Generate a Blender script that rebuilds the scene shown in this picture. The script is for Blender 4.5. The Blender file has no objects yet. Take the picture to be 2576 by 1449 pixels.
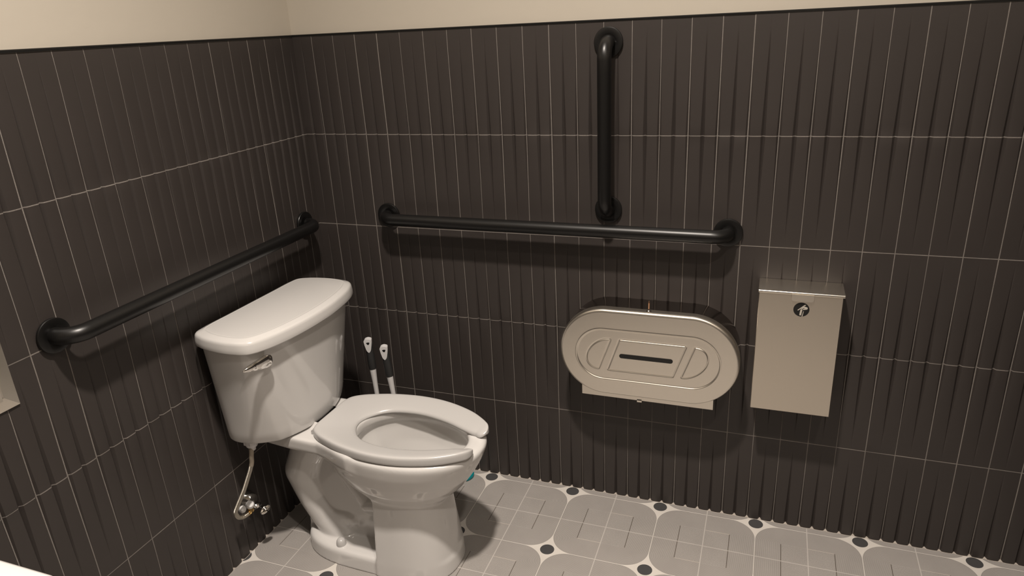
import bpy, bmesh, math, random
import numpy as np
from mathutils import Vector, Matrix

random.seed(4)
SC = bpy.context.scene
COL = SC.collection

# ------------------------------------------------------------------ camera
cam_d = bpy.data.cameras.new('camera')
cam = bpy.data.objects.new('camera', cam_d)
COL.objects.link(cam)
cam_d.sensor_fit = 'HORIZONTAL'
cam_d.sensor_width = 36.0
cam_d.lens = 36.0 * 1772.5 / 2576.0
cam_d.clip_start = 0.02
R0 = (0.940144, 0.337422, -0.047701)
R1 = (0.076624, -0.345706, -0.935209)
R2 = (-0.332051, 0.875576, -0.350868)
M = Matrix(((R0[0], -R1[0], -R2[0], 1.44222),
            (R0[1], -R1[1], -R2[1], -1.97279),
            (R0[2], -R1[2], -R2[2], 1.50790),
            (0, 0, 0, 1)))
cam.matrix_world = M
SC.camera = cam

# ------------------------------------------------------------------ light, world, exposure
SC.view_settings.view_transform = 'Standard'
SC.view_settings.look = 'None'
SC.view_settings.gamma = 1.0
SC.view_settings.use_curve_mapping = False
SC.view_settings.exposure = 0.0
W = bpy.data.worlds.new('world'); SC.world = W
W.use_nodes = True
W.node_tree.nodes['Background'].inputs[0].default_value = (1.0, 0.86, 0.70, 1)
W.node_tree.nodes['Background'].inputs[1].default_value = 0.02
CEIL = 3.12
LAMP_POS = (1.06, -1.27)

def add_lamp(name, loc, size, power, col=(1.0, 0.90, 0.80)):
    ld = bpy.data.lights.new(name, 'AREA')
    ld.shape = 'DISK'; ld.size = size; ld.energy = power; ld.color = col; ld.spread = math.radians(120)
    lo = bpy.data.objects.new(name, ld); lo.location = loc
    COL.objects.link(lo)
    return lo
add_lamp('downlight_bulb', (LAMP_POS[0], LAMP_POS[1], CEIL - 0.012), 0.13, 49.0)
add_lamp('downlight_bulb', (2.00, -1.85, CEIL - 0.012), 0.13, 15.0)  # unseen second lamp, added as fill to brighten the tank front

# ------------------------------------------------------------------ helpers
def tag(o, label=None, cat=None, group=None, kind=None):
    if label: o['label'] = label
    if cat: o['category'] = cat
    if group: o['group'] = group
    if kind: o['kind'] = kind
    return o

def empty(name, loc=(0, 0, 0), rotz=0.0):
    o = bpy.data.objects.new(name, None)
    o.empty_display_size = 0.05
    o.location = loc; o.rotation_euler = (0, 0, rotz)
    COL.objects.link(o)
    return o

def mesh_obj(name, verts, faces, mats, parent=None, smooth=True, fm=None, sharp=None):
    me = bpy.data.meshes.new(name)
    me.from_pydata([tuple(map(float, v)) for v in verts], [], [tuple(int(i) for i in f) for f in faces])
    if not isinstance(mats, (list, tuple)): mats = [mats]
    for m in mats: me.materials.append(m)
    if fm is not None: me.polygons.foreach_set('material_index', np.asarray(fm, dtype=np.int32))
    if smooth:
        me.polygons.foreach_set('use_smooth', np.ones(len(me.polygons), dtype=bool))
    me.update()
    if smooth and sharp is not None:
        me.set_sharp_from_angle(angle=math.radians(sharp))
    o = bpy.data.objects.new(name, me)
    COL.objects.link(o)
    if parent: o.parent = parent
    return o

def bm_obj(name, bm, mat, parent=None, smooth=True, sharp=35):
    bmesh.ops.recalc_face_normals(bm, faces=bm.faces)
    me = bpy.data.meshes.new(name); bm.to_mesh(me); bm.free()
    me.materials.append(mat)
    if smooth:
        me.polygons.foreach_set('use_smooth', np.ones(len(me.polygons), dtype=bool))
        me.set_sharp_from_angle(angle=math.radians(sharp))
    o = bpy.data.objects.new(name, me); COL.objects.link(o)
    if parent: o.parent = parent
    return o

def add_box(bm, lo, hi, bevel=0.0, seg=2):
    b = bmesh.new()
    bmesh.ops.create_cube(b, size=1.0)
    for v in b.verts:
        v.co = Vector(((lo[i] + hi[i]) / 2 + v.co[i] * (hi[i] - lo[i]) for i in range(3)))
    if bevel > 0:
        bmesh.ops.bevel(b, geom=b.edges[:], offset=bevel, segments=seg, profile=0.6, affect='EDGES')
    me = bpy.data.meshes.new('t'); b.to_mesh(me); b.free(); bm.from_mesh(me); bpy.data.meshes.remove(me)

def frame_for(d):
    d = Vector(d).normalized()
    up = Vector((0, 0, 1)) if abs(d.z) < 0.9 else Vector((1, 0, 0))
    a = d.cross(up).normalized(); b = a.cross(d).normalized()
    return a, b

def add_tube(bm, path, rad, n=24, cap=True):
    """sweep a circle along a polyline; rad is a number or a list"""
    path = [Vector(p) for p in path]
    if not isinstance(rad, (list, tuple)): rad = [rad] * len(path)
    rings = []
    a = None
    for i, p in enumerate(path):
        t = (path[min(i + 1, len(path) - 1)] - path[max(i - 1, 0)]).normalized()
        if a is None: a, b = frame_for(t)
        else:
            a = (a - t * a.dot(t)).normalized(); b = t.cross(a)
        rings.append([bm.verts.new(p + (a * math.cos(2 * math.pi * k / n) + b * math.sin(2 * math.pi * k / n)) * rad[i]) for k in range(n)])
    for r1, r2 in zip(rings, rings[1:]):
        for k in range(n):
            bm.faces.new((r1[k], r1[(k + 1) % n], r2[(k + 1) % n], r2[k]))
    if cap:
        bm.faces.new(rings[0][::-1]); bm.faces.new(rings[-1])

def add_lathe(bm, base, axis, prof, n=40):
    """prof: (radius, height along axis)"""
    axis = Vector(axis).normalized(); base = Vector(base)
    a, b = frame_for(axis)
    rings = []
    for r, h in prof:
        c = base + axis * h
        if r < 1e-6: rings.append([bm.verts.new(c)])
        else: rings.append([bm.verts.new(c + (a * math.cos(2 * math.pi * k / n) + b * math.sin(2 * math.pi * k / n)) * r) for k in range(n)])
    for r1, r2 in zip(rings, rings[1:]):
        for k in range(n):
            k2 = (k + 1) % n
            if len(r1) == 1 and len(r2) > 1: bm.faces.new((r1[0], r2[k2], r2[k]))
            elif len(r2) == 1 and len(r1) > 1: bm.faces.new((r1[k], r1[k2], r2[0]))
            elif len(r1) > 1: bm.faces.new((r1[k], r1[k2], r2[k2], r2[k]))

def catmull(P, per=10, closed=False):
    P = [np.array(p, float) for p in P]
    n = len(P); out = []
    m = n if closed else n - 1
    for i in range(m):
        if closed: p0, p1, p2, p3 = P[(i - 1) % n], P[i], P[(i + 1) % n], P[(i + 2) % n]
        else:
            p1, p2 = P[i], P[i + 1]
            p0 = P[i - 1] if i else 2 * p1 - p2
            p3 = P[i + 2] if i + 2 < n else 2 * p2 - p1
        # centripetal
        t0 = 0; t1 = t0 + max(np.linalg.norm(p1 - p0), 1e-6) ** .5
        t2 = t1 + max(np.linalg.norm(p2 - p1), 1e-6) ** .5; t3 = t2 + max(np.linalg.norm(p3 - p2), 1e-6) ** .5
        for k in range(per):
            t = t1 + (t2 - t1) * k / per
            A1 = (t1 - t) / (t1 - t0) * p0 + (t - t0) / (t1 - t0) * p1
            A2 = (t2 - t) / (t2 - t1) * p1 + (t - t1) / (t2 - t1) * p2
            A3 = (t3 - t) / (t3 - t2) * p2 + (t - t2) / (t3 - t2) * p3
            B1 = (t2 - t) / (t2 - t0) * A1 + (t - t0) / (t2 - t0) * A2
            B2 = (t3 - t) / (t3 - t1) * A2 + (t - t1) / (t3 - t1) * A3
            out.append((t2 - t) / (t2 - t1) * B1 + (t - t1) / (t2 - t1) * B2)
    if not closed: out.append(P[-1])
    return np.array(out)

def resample(C, n, closed=False):
    if closed: C = np.vstack([C, C[:1]])
    d = np.r_[0, np.cumsum(np.linalg.norm(np.diff(C, axis=0), axis=1))]
    s = np.linspace(0, d[-1], n + 1 if closed else n)
    out = np.stack([np.interp(s, d, C[:, k]) for k in range(C.shape[1])], 1)
    return out[:-1] if closed else out

# ------------------------------------------------------------------ materials
def mat(name, col, rough=0.5, metal=0.0, coat=0.0, bump=0.0, bscale=200.0, var=0.0, vscale=8.0, spec=0.5, aniso=0.0, coat_r=0.05):
    m = bpy.data.materials.new(name); m.use_nodes = True
    nt = m.node_tree; b = nt.nodes['Principled BSDF']
    b.inputs['Base Color'].default_value = (*col, 1)
    b.inputs['Roughness'].default_value = rough
    b.inputs['Metallic'].default_value = metal
    b.inputs['Specular IOR Level'].default_value = spec
    b.inputs['Coat Weight'].default_value = coat
    b.inputs['Coat Roughness'].default_value = coat_r
    tc = nt.nodes.new('ShaderNodeTexCoord')
    if var > 0:
        n = nt.nodes.new('ShaderNodeTexNoise'); n.inputs['Scale'].default_value = vscale; n.inputs['Detail'].default_value = 4
        nt.links.new(tc.outputs['Object'], n.inputs['Vector'])
        r = nt.nodes.new('ShaderNodeMapRange')
        r.inputs['To Min'].default_value = 1 - var; r.inputs['To Max'].default_value = 1 + var
        nt.links.new(n.outputs['Fac'], r.inputs['Value'])
        mx = nt.nodes.new('ShaderNodeVectorMath'); mx.operation = 'SCALE'
        mx.inputs[0].default_value = col
        nt.links.new(r.outputs[0], mx.inputs['Scale'])
        nt.links.new(mx.outputs[0], b.inputs['Base Color'])
    if bump > 0:
        n = nt.nodes.new('ShaderNodeTexNoise'); n.inputs['Scale'].default_value = bscale; n.inputs['Detail'].default_value = 3
        nt.links.new(tc.outputs['Object'], n.inputs['Vector'])
        bp = nt.nodes.new('ShaderNodeBump'); bp.inputs['Strength'].default_value = bump; bp.inputs['Distance'].default_value = 0.002
        nt.links.new(n.outputs['Fac'], bp.inputs['Height'])
        nt.links.new(bp.outputs[0], b.inputs['Normal'])
    if aniso > 0:
        b.inputs['Anisotropic'].default_value = aniso
    return m

M_tile = mat('tile_glaze', (0.0400, 0.0335, 0.0308), 0.46, bump=0.05, bscale=60, var=0.10, vscale=5, spec=0.42)
M_grout = mat('grout', (0.205, 0.184, 0.167), 0.9, bump=0.5, bscale=700, var=0.22, vscale=70)
M_plaster = mat('cream_plaster', (0.50, 0.455, 0.385), 0.75, bump=0.25, bscale=22, var=0.015, vscale=4)
M_black_trim = mat('black_trim', (0.006, 0.006, 0.006), 0.35, metal=0.0)
M_ceil = mat('ceiling_paint', (0.70, 0.68, 0.63), 0.9, bump=0.1, bscale=60)
M_porc = mat('porcelain', (0.62, 0.605, 0.59), 0.16, coat=0.6, coat_r=0.03)
M_seat = mat('seat_plastic', (0.49, 0.478, 0.468), 0.24)
M_blackbar = mat('black_powder_coat', (0.0055, 0.0052, 0.0050), 0.36, bump=0.03, bscale=900)
M_chrome = mat('chrome', (0.80, 0.78, 0.75), 0.10, metal=1.0)
M_brass = mat('brass', (0.72, 0.50, 0.22), 0.2, metal=1.0)
M_copper = mat('copper_screw', (0.95, 0.58, 0.36), 0.25, metal=1.0)
M_whitepl = mat('white_plastic', (0.66, 0.65, 0.65), 0.3)
M_greypl = mat('dark_grey_rubber', (0.028, 0.028, 0.028), 0.5)
M_teal = mat('teal_plastic', (0.0, 0.20, 0.23), 0.3)
M_slot = mat('black_opening', (0.003, 0.003, 0.003), 0.25)
M_caulk = mat('floor_grout', (0.42, 0.375, 0.33), 0.85, bump=0.4, bscale=500, var=0.1, vscale=80)
M_bristle = mat('bristle_white', (0.7, 0.7, 0.7), 0.6, bump=1.0, bscale=900)
M_ink = mat('sticker_black', (0.008, 0.008, 0.008), 0.4)
M_inkw = mat('sticker_symbol', (0.50, 0.46, 0.40), 0.5)

def steel(name, col, rough, direction):
    m = mat(name, col, rough, metal=1.0)
    nt = m.node_tree; b = nt.nodes['Principled BSDF']
    tc = nt.nodes.new('ShaderNodeTexCoord'); mp = nt.nodes.new('ShaderNodeMapping')
    mp.inputs['Scale'].default_value = direction
    n = nt.nodes.new('ShaderNodeTexNoise'); n.inputs['Scale'].default_value = 1.0; n.inputs['Detail'].default_value = 4
    nt.links.new(tc.outputs['Object'], mp.inputs[0]); nt.links.new(mp.outputs[0], n.inputs['Vector'])
    bp = nt.nodes.new('ShaderNodeBump'); bp.inputs['Strength'].default_value = 0.08; bp.inputs['Distance'].default_value = 0.001
    nt.links.new(n.outputs['Fac'], bp.inputs['Height']); nt.links.new(bp.outputs[0], b.inputs['Normal'])
    return m
M_steel = steel('brushed_steel', (0.82, 0.77, 0.69), 0.33, (25, 25, 900))
M_steel_v = steel('brushed_steel_vertical', (0.72, 0.66, 0.575), 0.36, (900, 900, 18))
M_steel_side = steel('polished_steel_tile_reflection', (0.30, 0.27, 0.25), 0.14, (30, 900, 30))  # base darkened to stand in for the dark tiles mirrored in polished steel

def braided():
    m = mat('braided_steel', (0.72, 0.67, 0.58), 0.3, metal=0.9)
    nt = m.node_tree; b = nt.nodes['Principled BSDF']
    tc = nt.nodes.new('ShaderNodeTexCoord')
    w = nt.nodes.new('ShaderNodeTexWave'); w.wave_type = 'BANDS'; w.bands_direction = 'DIAGONAL'
    w.inputs['Scale'].default_value = 260
    nt.links.new(tc.outputs['Object'], w.inputs['Vector'])
    bp = nt.nodes.new('ShaderNodeBump'); bp.inputs['Strength'].default_value = 1.0; bp.inputs['Distance'].default_value = 0.001
    nt.links.new(w.outputs['Fac'], bp.inputs['Height']); nt.links.new(bp.outputs[0], b.inputs['Normal'])
    return m
M_braid = braided()

def water_mat():
    m = bpy.data.materials.new('bowl_water'); m.use_nodes = True
    b = m.node_tree.nodes['Principled BSDF']
    b.inputs['Base Color'].default_value = (0.93, 0.95, 0.93, 1)
    b.inputs['Roughness'].default_value = 0.0
    b.inputs['IOR'].default_value = 1.33
    b.inputs['Transmission Weight'].default_value = 1.0
    return m
M_water = water_mat()

# floor pattern ------------------------------------------------------
class NB:
    """tiny expression helper for math nodes"""
    def __init__(s, nt): s.nt = nt
    def op(s, o, *a):
        n = s.nt.nodes.new('ShaderNodeMath'); n.operation = o
        for i, v in enumerate(a):
            if isinstance(v, (int, float)): n.inputs[i].default_value = v
            else: s.nt.links.new(v, n.inputs[i])
        return n.outputs[0]
    def mix(s, f, a, b):
        n = s.nt.nodes.new('ShaderNodeMix'); n.data_type = 'RGBA'
        s.nt.links.new(f, n.inputs[0]) if not isinstance(f, (int, float)) else setattr(n.inputs[0], 'default_value', f)
        for i, v in ((6, a), (7, b)):
            if isinstance(v, tuple): n.inputs[i].default_value = (*v, 1)
            else: s.nt.links.new(v, n.inputs[i])
        return n.outputs[2]

TP = 0.2973; TX = 0.2946; TY = 0.0296
def floor_mat():
    m = bpy.data.materials.new('patterned_floor_tile'); m.use_nodes = True
    nt = m.node_tree; b = nt.nodes['Principled BSDF']; N = NB(nt); op = N.op
    tc = nt.nodes.new('ShaderNodeTexCoord'); sp = nt.nodes.new('ShaderNodeSeparateXYZ')
    nt.links.new(tc.outputs['Object'], sp.inputs[0])
    fx = op('FRACT', op('DIVIDE', op('SUBTRACT', sp.outputs[0], TX - 10 * TP), TP))
    fy = op('FRACT', op('DIVIDE', op('SUBTRACT', 10 * TP - TY, sp.outputs[1]), TP))
    a = op('ABSOLUTE', op('SUBTRACT', fx, 0.5)); c = op('ABSOLUTE', op('SUBTRACT', fy, 0.5))
    qa = op('MAXIMUM', op('SUBTRACT', a, 0.25), 0.0); qc = op('MAXIMUM', op('SUBTRACT', c, 0.25), 0.0)
    ln = op('SQRT', op('ADD', op('MULTIPLY', qa, qa), op('MULTIPLY', qc, qc)))
    d = op('SUBTRACT', 0.25, ln)                         # distance inwards from the cell's rounded edge
    # fine concentric lines
    ph = op('FRACT', op('MULTIPLY', d, 4.0 * 28))
    line = op('LESS_THAN', ph, 0.42)
    band = op('MULTIPLY', op('GREATER_THAN', d, 0.008), op('GREATER_THAN', ln, 0.0005))
    line = op('MULTIPLY', line, band)
    ns = nt.nodes.new('ShaderNodeTexNoise'); ns.inputs['Scale'].default_value = 420; ns.inputs['Detail'].default_value = 3
    nt.links.new(tc.outputs['Object'], ns.inputs['Vector'])
    nl = nt.nodes.new('ShaderNodeTexNoise'); nl.inputs['Scale'].default_value = 14; nl.inputs['Detail'].default_value = 5
    nt.links.new(tc.outputs['Object'], nl.inputs['Vector'])
    sand = N.mix(ns.outputs['Fac'], (0.190, 0.176, 0.164), (0.425, 0.400, 0.378))
    base = N.mix(band, sand, (0.365, 0.343, 0.325))
    col = N.mix(line, base, (0.215, 0.198, 0.183))
    cream = (0.60, 0.565, 0.525)
    star = op('LESS_THAN', d, 0.0)
    col = N.mix(op('LESS_THAN', d, 0.0032), col, cream)
    col = N.mix(star, col, cream)
    # dark ticks at the sides of the inner square
    tick = op('MULTIPLY', op('LESS_THAN', op('ABSOLUTE', op('SUBTRACT', a, 0.25)), 0.0030), op('LESS_THAN', c, 0.25))
    col = N.mix(tick, col, (0.075, 0.058, 0.045))
    # pale ticks, only top right and bottom left of each cell
    rt = op('GREATER_THAN', fx, 0.5); up = op('LESS_THAN', fy, 0.5)
    same = op('SUBTRACT', 1.0, op('ABSOLUTE', op('SUBTRACT', rt, up)))
    tk2 = op('MULTIPLY', op('MULTIPLY', op('LESS_THAN', op('ABSOLUTE', op('SUBTRACT', c, 0.25)), 0.0032), op('LESS_THAN', a, 0.25)), same)
    col = N.mix(op('MULTIPLY', tk2, 0.6), col, (0.56, 0.50, 0.44))
    # dots
    ux = op('MINIMUM', fx, op('SUBTRACT', 1.0, fx)); uy = op('MINIMUM', fy, op('SUBTRACT', 1.0, fy))
    dd = op('SQRT', op('ADD', op('MULTIPLY', ux, ux), op('MULTIPLY', uy, uy)))
    dot = op('LESS_THAN', dd, 0.073)
    col = N.mix(dot, col, (0.053, 0.052, 0.053))
    # tile grout
    gr = op('LESS_THAN', op('MINIMUM', a, c), 0.0048)
    col = N.mix(gr, col, (0.46, 0.43, 0.405))
    vr = nt.nodes.new('ShaderNodeMapRange'); vr.inputs['To Min'].default_value = 0.90; vr.inputs['To Max'].default_value = 1.10
    nt.links.new(nl.outputs['Fac'], vr.inputs['Value'])
    sc = nt.nodes.new('ShaderNodeVectorMath'); sc.operation = 'SCALE'
    nt.links.new(col, sc.inputs[0]); nt.links.new(vr.outputs[0], sc.inputs['Scale'])
    nt.links.new(sc.outputs[0], b.inputs['Base Color'])
    b.inputs['Roughness'].default_value = 0.55
    h = op('SUBTRACT', op('MULTIPLY', ns.outputs['Fac'], 0.3), gr)
    bp = nt.nodes.new('ShaderNodeBump'); bp.inputs['Strength'].default_value = 0.35; bp.inputs['Distance'].default_value = 0.001
    nt.links.new(h, bp.inputs['Height']); nt.links.new(bp.outputs[0], b.inputs['Normal'])
    return m
M_floor = floor_mat()

# ------------------------------------------------------------------ the room
RX, RY = 2.30, -2.75
def slab(name, lo, hi, m):
    bm = bmesh.new(); add_box(bm, lo, hi)
    o = bm_obj(name, bm, m, smooth=False); tag(o, kind='structure'); return o

slab('floor', (-0.06, RY - 0.06, -0.05), (RX + 0.06, 0.06, 0.0), M_floor)
slab('ceiling', (-0.06, RY - 0.06, CEIL), (RX + 0.06, 0.06, CEIL + 0.05), M_ceil)

TW, TH, GG = 0.0768, 0.3005, 0.0024
WT = 5 * TH
def groove_w(v):
    """0 at the flat end of a tile, 1 at its fluted end; v is the height in rows"""
    vv = v % 2.0
    w = 1 - vv if vv < 1 else vv - 1            # rows meet fluted at even heights, flat at odd ones
    return max(0.0, min(1.0, (w - 0.09) / 0.91)) ** 0.90
def edge_of(w): return 0.03 + 0.27 * w
def wall_profile(u, v):
    """u in tiles, v height in rows; protrusion of the glazed face"""
    a = abs((u * 2) % 1.0 - 0.5) * 2            # 0 on a crest, 1 in a valley
    w = groove_w(v)
    h = 0.005 + 0.0025 * w
    if w > 1e-4:
        e = edge_of(w)
        g = max(0.0, (a - (1 - e)) / e)
        h -= w * (0.0058 * g + 0.0019 * a ** 2.4)
    return h

def tiled_wall(name, origin, udir, ndir, length, off, mid_upper, seed):
    """wainscot of fluted tiles (a continuous relief) with plaster above; one mesh"""
    rnd = random.Random(seed)
    rowsv = []
    for r in range(5):
        z0 = r * TH
        for j in range(0, 13):
            z = z0 + (0 if r == 0 else GG / 2) + (TH - GG * (0.5 if r == 0 else 1)) * j / 12
            rowsv.append((z, 'g' if j == 12 else 't', r))
    k0 = int(math.floor(-off)) - 1
    tiles = [k for k in range(k0, k0 + int(length / TW) + 5) if (k + 1 + off) * TW > 0 and (k + off) * TW < length]
    NCOL = 27
    cols = [(k, c) for k in tiles for c in range(NCOL)]
    g2 = GG / 2 / TW
    verts = []
    jit = {(k, r): (rnd.uniform(-.0003, .0003), rnd.uniform(-.0005, .0005), rnd.uniform(.7, 1.35)) for k in tiles for r in range(5)}
    grj = {k: rnd.uniform(.65, 1.15) for k in range(k0 - 1, k0 + int(length / TW) + 8)}
    for (z, kz, r) in rowsv:
        w = groove_w(z / TH); e = edge_of(w)
        A = [-1, -(1 - e * 0.5), -(1 - e), -(1 - e) * 0.85, -(1 - e) * 0.65, -(1 - e) * 0.35, 0.0, (1 - e) * 0.35, (1 - e) * 0.65, (1 - e) * 0.85, 1 - e, 1 - e * 0.5, 1]
        A2 = A + [1.0 + t + 1 for t in A[1:]] + []
        us = [0.25 + t * 0.25 for t in A] + [0.75 + t * 0.25 for t in A[1:]]
        # close both ends with the tile's own edge
        us = [g2 * grj[r % 3]] + us[1:-1] + [0.5 * (us[-2] + 1 - g2 * grj[r % 3]), 1 - g2 * grj[r % 3]] + [None]
        us = us[:NCOL - 1] + [us[-2]]
        for k in tiles:
            gl = g2 * grj[k]; gr = g2 * grj[k + 1]
            for c in range(NCOL):
                uu = us[c]
                if c == 0: uu = gl
                elif c >= NCOL - 2: uu = 1 - gr
                uu = min(max(uu, gl), 1 - gr)
                x = min(max((k + off + uu) * TW, 0.0), length)
                h = wall_profile(uu, z / TH)
                j = jit[(k, r)]
                h += j[0] + j[1] * (uu - .5)
                if kz == 'g' or (z - r * TH < GG and r > 0) or c == 0 or c >= NCOL - 2: h -= 0.0005
                verts.append(Vector(origin) + Vector(udir) * x + Vector((0, 0, z)) + Vector(ndir) * h)
    cols = [(0, 'g' if c == NCOL - 1 else 't', k) for k, c in cols]
    faces = []; fm = []
    flip = Vector(udir).cross(Vector((0, 0, 1))).dot(Vector(ndir)) < 0
    nc = len(cols); nr = len(rowsv)
    for i in range(nr - 1):
        for j in range(nc - 1):
            f = (i * nc + j, i * nc + j + 1, (i + 1) * nc + j + 1, (i + 1) * nc + j)
            faces.append(f[::-1] if flip else f)
            g = rowsv[i][1] == 'g' or cols[j][1] == 'g'
            fm.append(1 if g else 0)
    # plaster above and a plain backing
    def quad(a, b, m):
        n = len(verts)
        for (x, z) in ((a[0], a[1]), (b[0], a[1]), (b[0], b[1]), (a[0], b[1])):
            verts.append(Vector(origin) + Vector(udir) * x + Vector((0, 0, z)) + Vector(ndir) * a[2])
        f = (n, n + 1, n + 2, n + 3)
        faces.append(f[::-1] if flip else f); fm.append(m)
    quad((0, WT, 0.0), (length, CEIL), 2)
    o = mesh_obj(name, verts, faces, [M_tile, M_grout, M_plaster], smooth=True, fm=fm, sharp=22)
    tag(o, kind='structure')
    return o

tiled_wall('wall_side', (0, 0, 0), (1, 0, 0), (0, -1, 0), RX, -0.0464, 0, 1)
tiled_wall('wall_rear', (0, 0, 0), (0, -1, 0), (1, 0, 0), -RY, -0.1525, 0, 2)
tiled_wall('wall_east', (RX, 0, 0), (0, -1, 0), (-1, 0, 0), -RY, 0.0, 0, 3)
tiled_wall('wall_front', (0, RY, 0), (1, 0, 0), (0, 1, 0), RX, 0.0, 0, 4)

def trim_strip(name, lo, hi):
    bm = bmesh.new(); add_box(bm, lo, hi, 0.0015, 1)
    o = bm_obj(name, bm, M_black_trim); tag(o, kind='structure')
zt0, zt1 = WT, WT + 0.0050
trim_strip('trim_1', (0.0, -0.0080, zt0), (RX, 0.003, zt1))
trim_strip('trim_2', (-0.003, RY, zt0), (0.0080, -0.0080, zt1))
trim_strip('trim_3', (RX - 0.0095, RY, zt0), (RX + 0.003, -0.0080, zt1))
trim_strip('trim_4', (0.0095, RY - 0.003, zt0), (RX - 0.0095, RY + 0.0095, zt1))

# pale grout pressed into the valleys where the fluted tiles meet the floor
def floor_joint(name, origin, udir, ndir, length, off, seed):
    rnd = random.Random(seed); verts = []; faces = []
    n = int(length / 0.0032)
    o3 = Vector(origin); u3 = Vector(udir); n3 = Vector(ndir)
    hh = 0.004
    for i in range(n + 1):
        x = length * i / n
        base = wall_profile(x / TW - off, 0.02)
        val = (0.0075 - base)
        if i % 3 == 0: hh = rnd.uniform(0.6, 1.25)
        d = 0.0012 + 0.004 * hh * min(1, val / 0.0055) ** 2
        z = 0.0006 + 0.75 * val * hh
        p = o3 + u3 * x
        verts += [p + n3 * (base - 0.004) + Vector((0, 0, z)), p + n3 * (base + 0.2 * d) + Vector((0, 0, z * 0.8)), p + n3 * (base + d) + Vector((0, 0, 0.0002))]
    for i in range(n):
        for k in (0, 1):
            faces.append((3 * i + k, 3 * i + k + 1, 3 * i + k + 4, 3 * i + k + 3))
    o = mesh_obj(name, verts, faces, M_caulk); tag(o, kind='structure')
floor_joint('trim_5', (0, 0, 0), (1, 0, 0), (0, -1, 0), RX, -0.0464, 5)
floor_joint('trim_6', (0, 0, 0), (0, -1, 0), (1, 0, 0), -RY, -0.1525, 6)

# ------------------------------------------------------------------ ceiling downlights
def downlight(x, y, label):
    e = empty('ceiling_light', (x, y, CEIL)); tag(e, label, 'ceiling light', 'round recessed ceiling lights')
    bm = bmesh.new()
    add_lathe(bm, (0, 0, 0), (0, 0, -1), [(0.078, 0.0), (0.098, 0.0), (0.098, 0.004), (0.090, 0.007), (0.078, 0.007), (0.078, 0.0)], 48)
    bm_obj('frame', bm, M_whitepl, e)
M_lens = None
downlight(LAMP_POS[0], LAMP_POS[1], 'round recessed ceiling light nearer the toilet')
downlight(2.00, -1.85, 'added unseen ceiling fill light farther from the toilet')  # ring around the added fill lamp

# ------------------------------------------------------------------ toilet
TOI = empty('toilet', (0.0, -0.438, 0.0), math.radians(-1.8))
tag(TOI, 'white two-piece toilet with tank and open-front seat beside the dark tiled corner', 'toilet')

def interp(z, zs, vs): return np.interp(z, zs, vs)

def smin(a, b, k):
    h = np.clip(0.5 + 0.5 * (b - a) / k, 0, 1)
    return b * (1 - h) + a * h - k * h * (1 - h)
def smax(a, b, k): return -smin(-a, -b, k)

def surface_nets(F, org, st):
    nx, ny, nz = F.shape
    S = F < 0
    c = np.zeros((nx - 1, ny - 1, nz - 1), dtype=np.int16)
    for dx in (0, 1):
        for dy in (0, 1):
            for dz in (0, 1):
                c += S[dx:nx - 1 + dx, dy:ny - 1 + dy, dz:nz - 1 + dz]
    act = (c > 0) & (c < 8)
    idx = -np.ones(act.shape, dtype=np.int64)
    ii = np.argwhere(act); idx[act] = np.arange(len(ii))
    acc = np.zeros((len(ii), 3)); cnt = np.zeros(len(ii))
    cor = [(a, b, d) for a in (0, 1) for b in (0, 1) for d in (0, 1)]
    for p in cor:
        for ax in range(3):
            if p[ax] == 1: continue
            q = list(p); q[ax] = 1
            fa = F[ii[:, 0] + p[0], ii[:, 1] + p[1], ii[:, 2] + p[2]]
            fb = F[ii[:, 0] + q[0], ii[:, 1] + q[1], ii[:, 2] + q[2]]
            m = (fa < 0) != (fb < 0)
            t = np.where(m, fa / np.where(m, fa - fb, 1), 0)
            pos = np.array(p, float)[None, :].repeat(len(ii), 0); pos[:, ax] += t
            acc[m] += pos[m]; cnt[m] += 1
    V = (ii + acc / cnt[:, None]) * st + np.array(org)
    faces = []
    for ax in range(3):
        a1, a2 = [(1, 2), (2, 0), (0, 1)][ax]
        sl0 = [slice(None)] * 3; sl1 = [slice(None)] * 3
        sl0[ax] = slice(0, -1); sl1[ax] = slice(1, None)
        A, B = S[tuple(sl0)], S[tuple(sl1)]
        e = np.argwhere(A != B)
        ok = (e[:, a1] > 0) & (e[:, a2] > 0) & (e[:, a1] < F.shape[a1] - 1) & (e[:, a2] < F.shape[a2] - 1)
        e = e[ok]
        inside = A[e[:, 0], e[:, 1], e[:, 2]]
        def at(o1, o2):
            q = e.copy(); q[:, a1] += o1; q[:, a2] += o2
            return idx[q[:, 0], q[:, 1], q[:, 2]]
        f = np.stack([at(-1, -1), at(0, -1), at(0, 0), at(-1, 0)], 1)
        f[~inside] = f[~inside][:, ::-1]
        faces.append(f)
    return V, np.vstack(faces)

def egg(X, T, cx, af, ab, b, n=2.0):
    dx = X - cx
    a = np.where(dx > 0, af, ab)
    r = (np.abs(dx / a) ** n + np.abs(T / b) ** n) ** (1.0 / n)
    return (r - 1) * np.minimum(a, b) * 0.95

def capsule(X, T, Z, p, q, r0, r1, ts=1.0):
    px, pz = p; qx, qz = q
    dx, dz = qx - px, qz - pz
    h = np.clip(((X - px) * dx + (Z - pz) * dz) / (dx * dx + dz * dz), 0, 1)
    return np.sqrt((X - px - h * dx) ** 2 + (Z - pz - h * dz) ** 2 + (T * ts) ** 2) - (r0 + (r1 - r0) * h)

def sm_table(Z, zk, vals, win=0.030):
    zz = np.linspace(-0.06, 0.50, 561); t = np.interp(zz, zk, vals)
    n = int(win / 0.001) | 1
    t = np.convolve(np.pad(t, n // 2, mode='edge'), np.hanning(n + 2)[1:-1] / np.hanning(n + 2)[1:-1].sum(), mode='valid')
    return np.interp(Z, zz, t).astype(np.float32)

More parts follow.
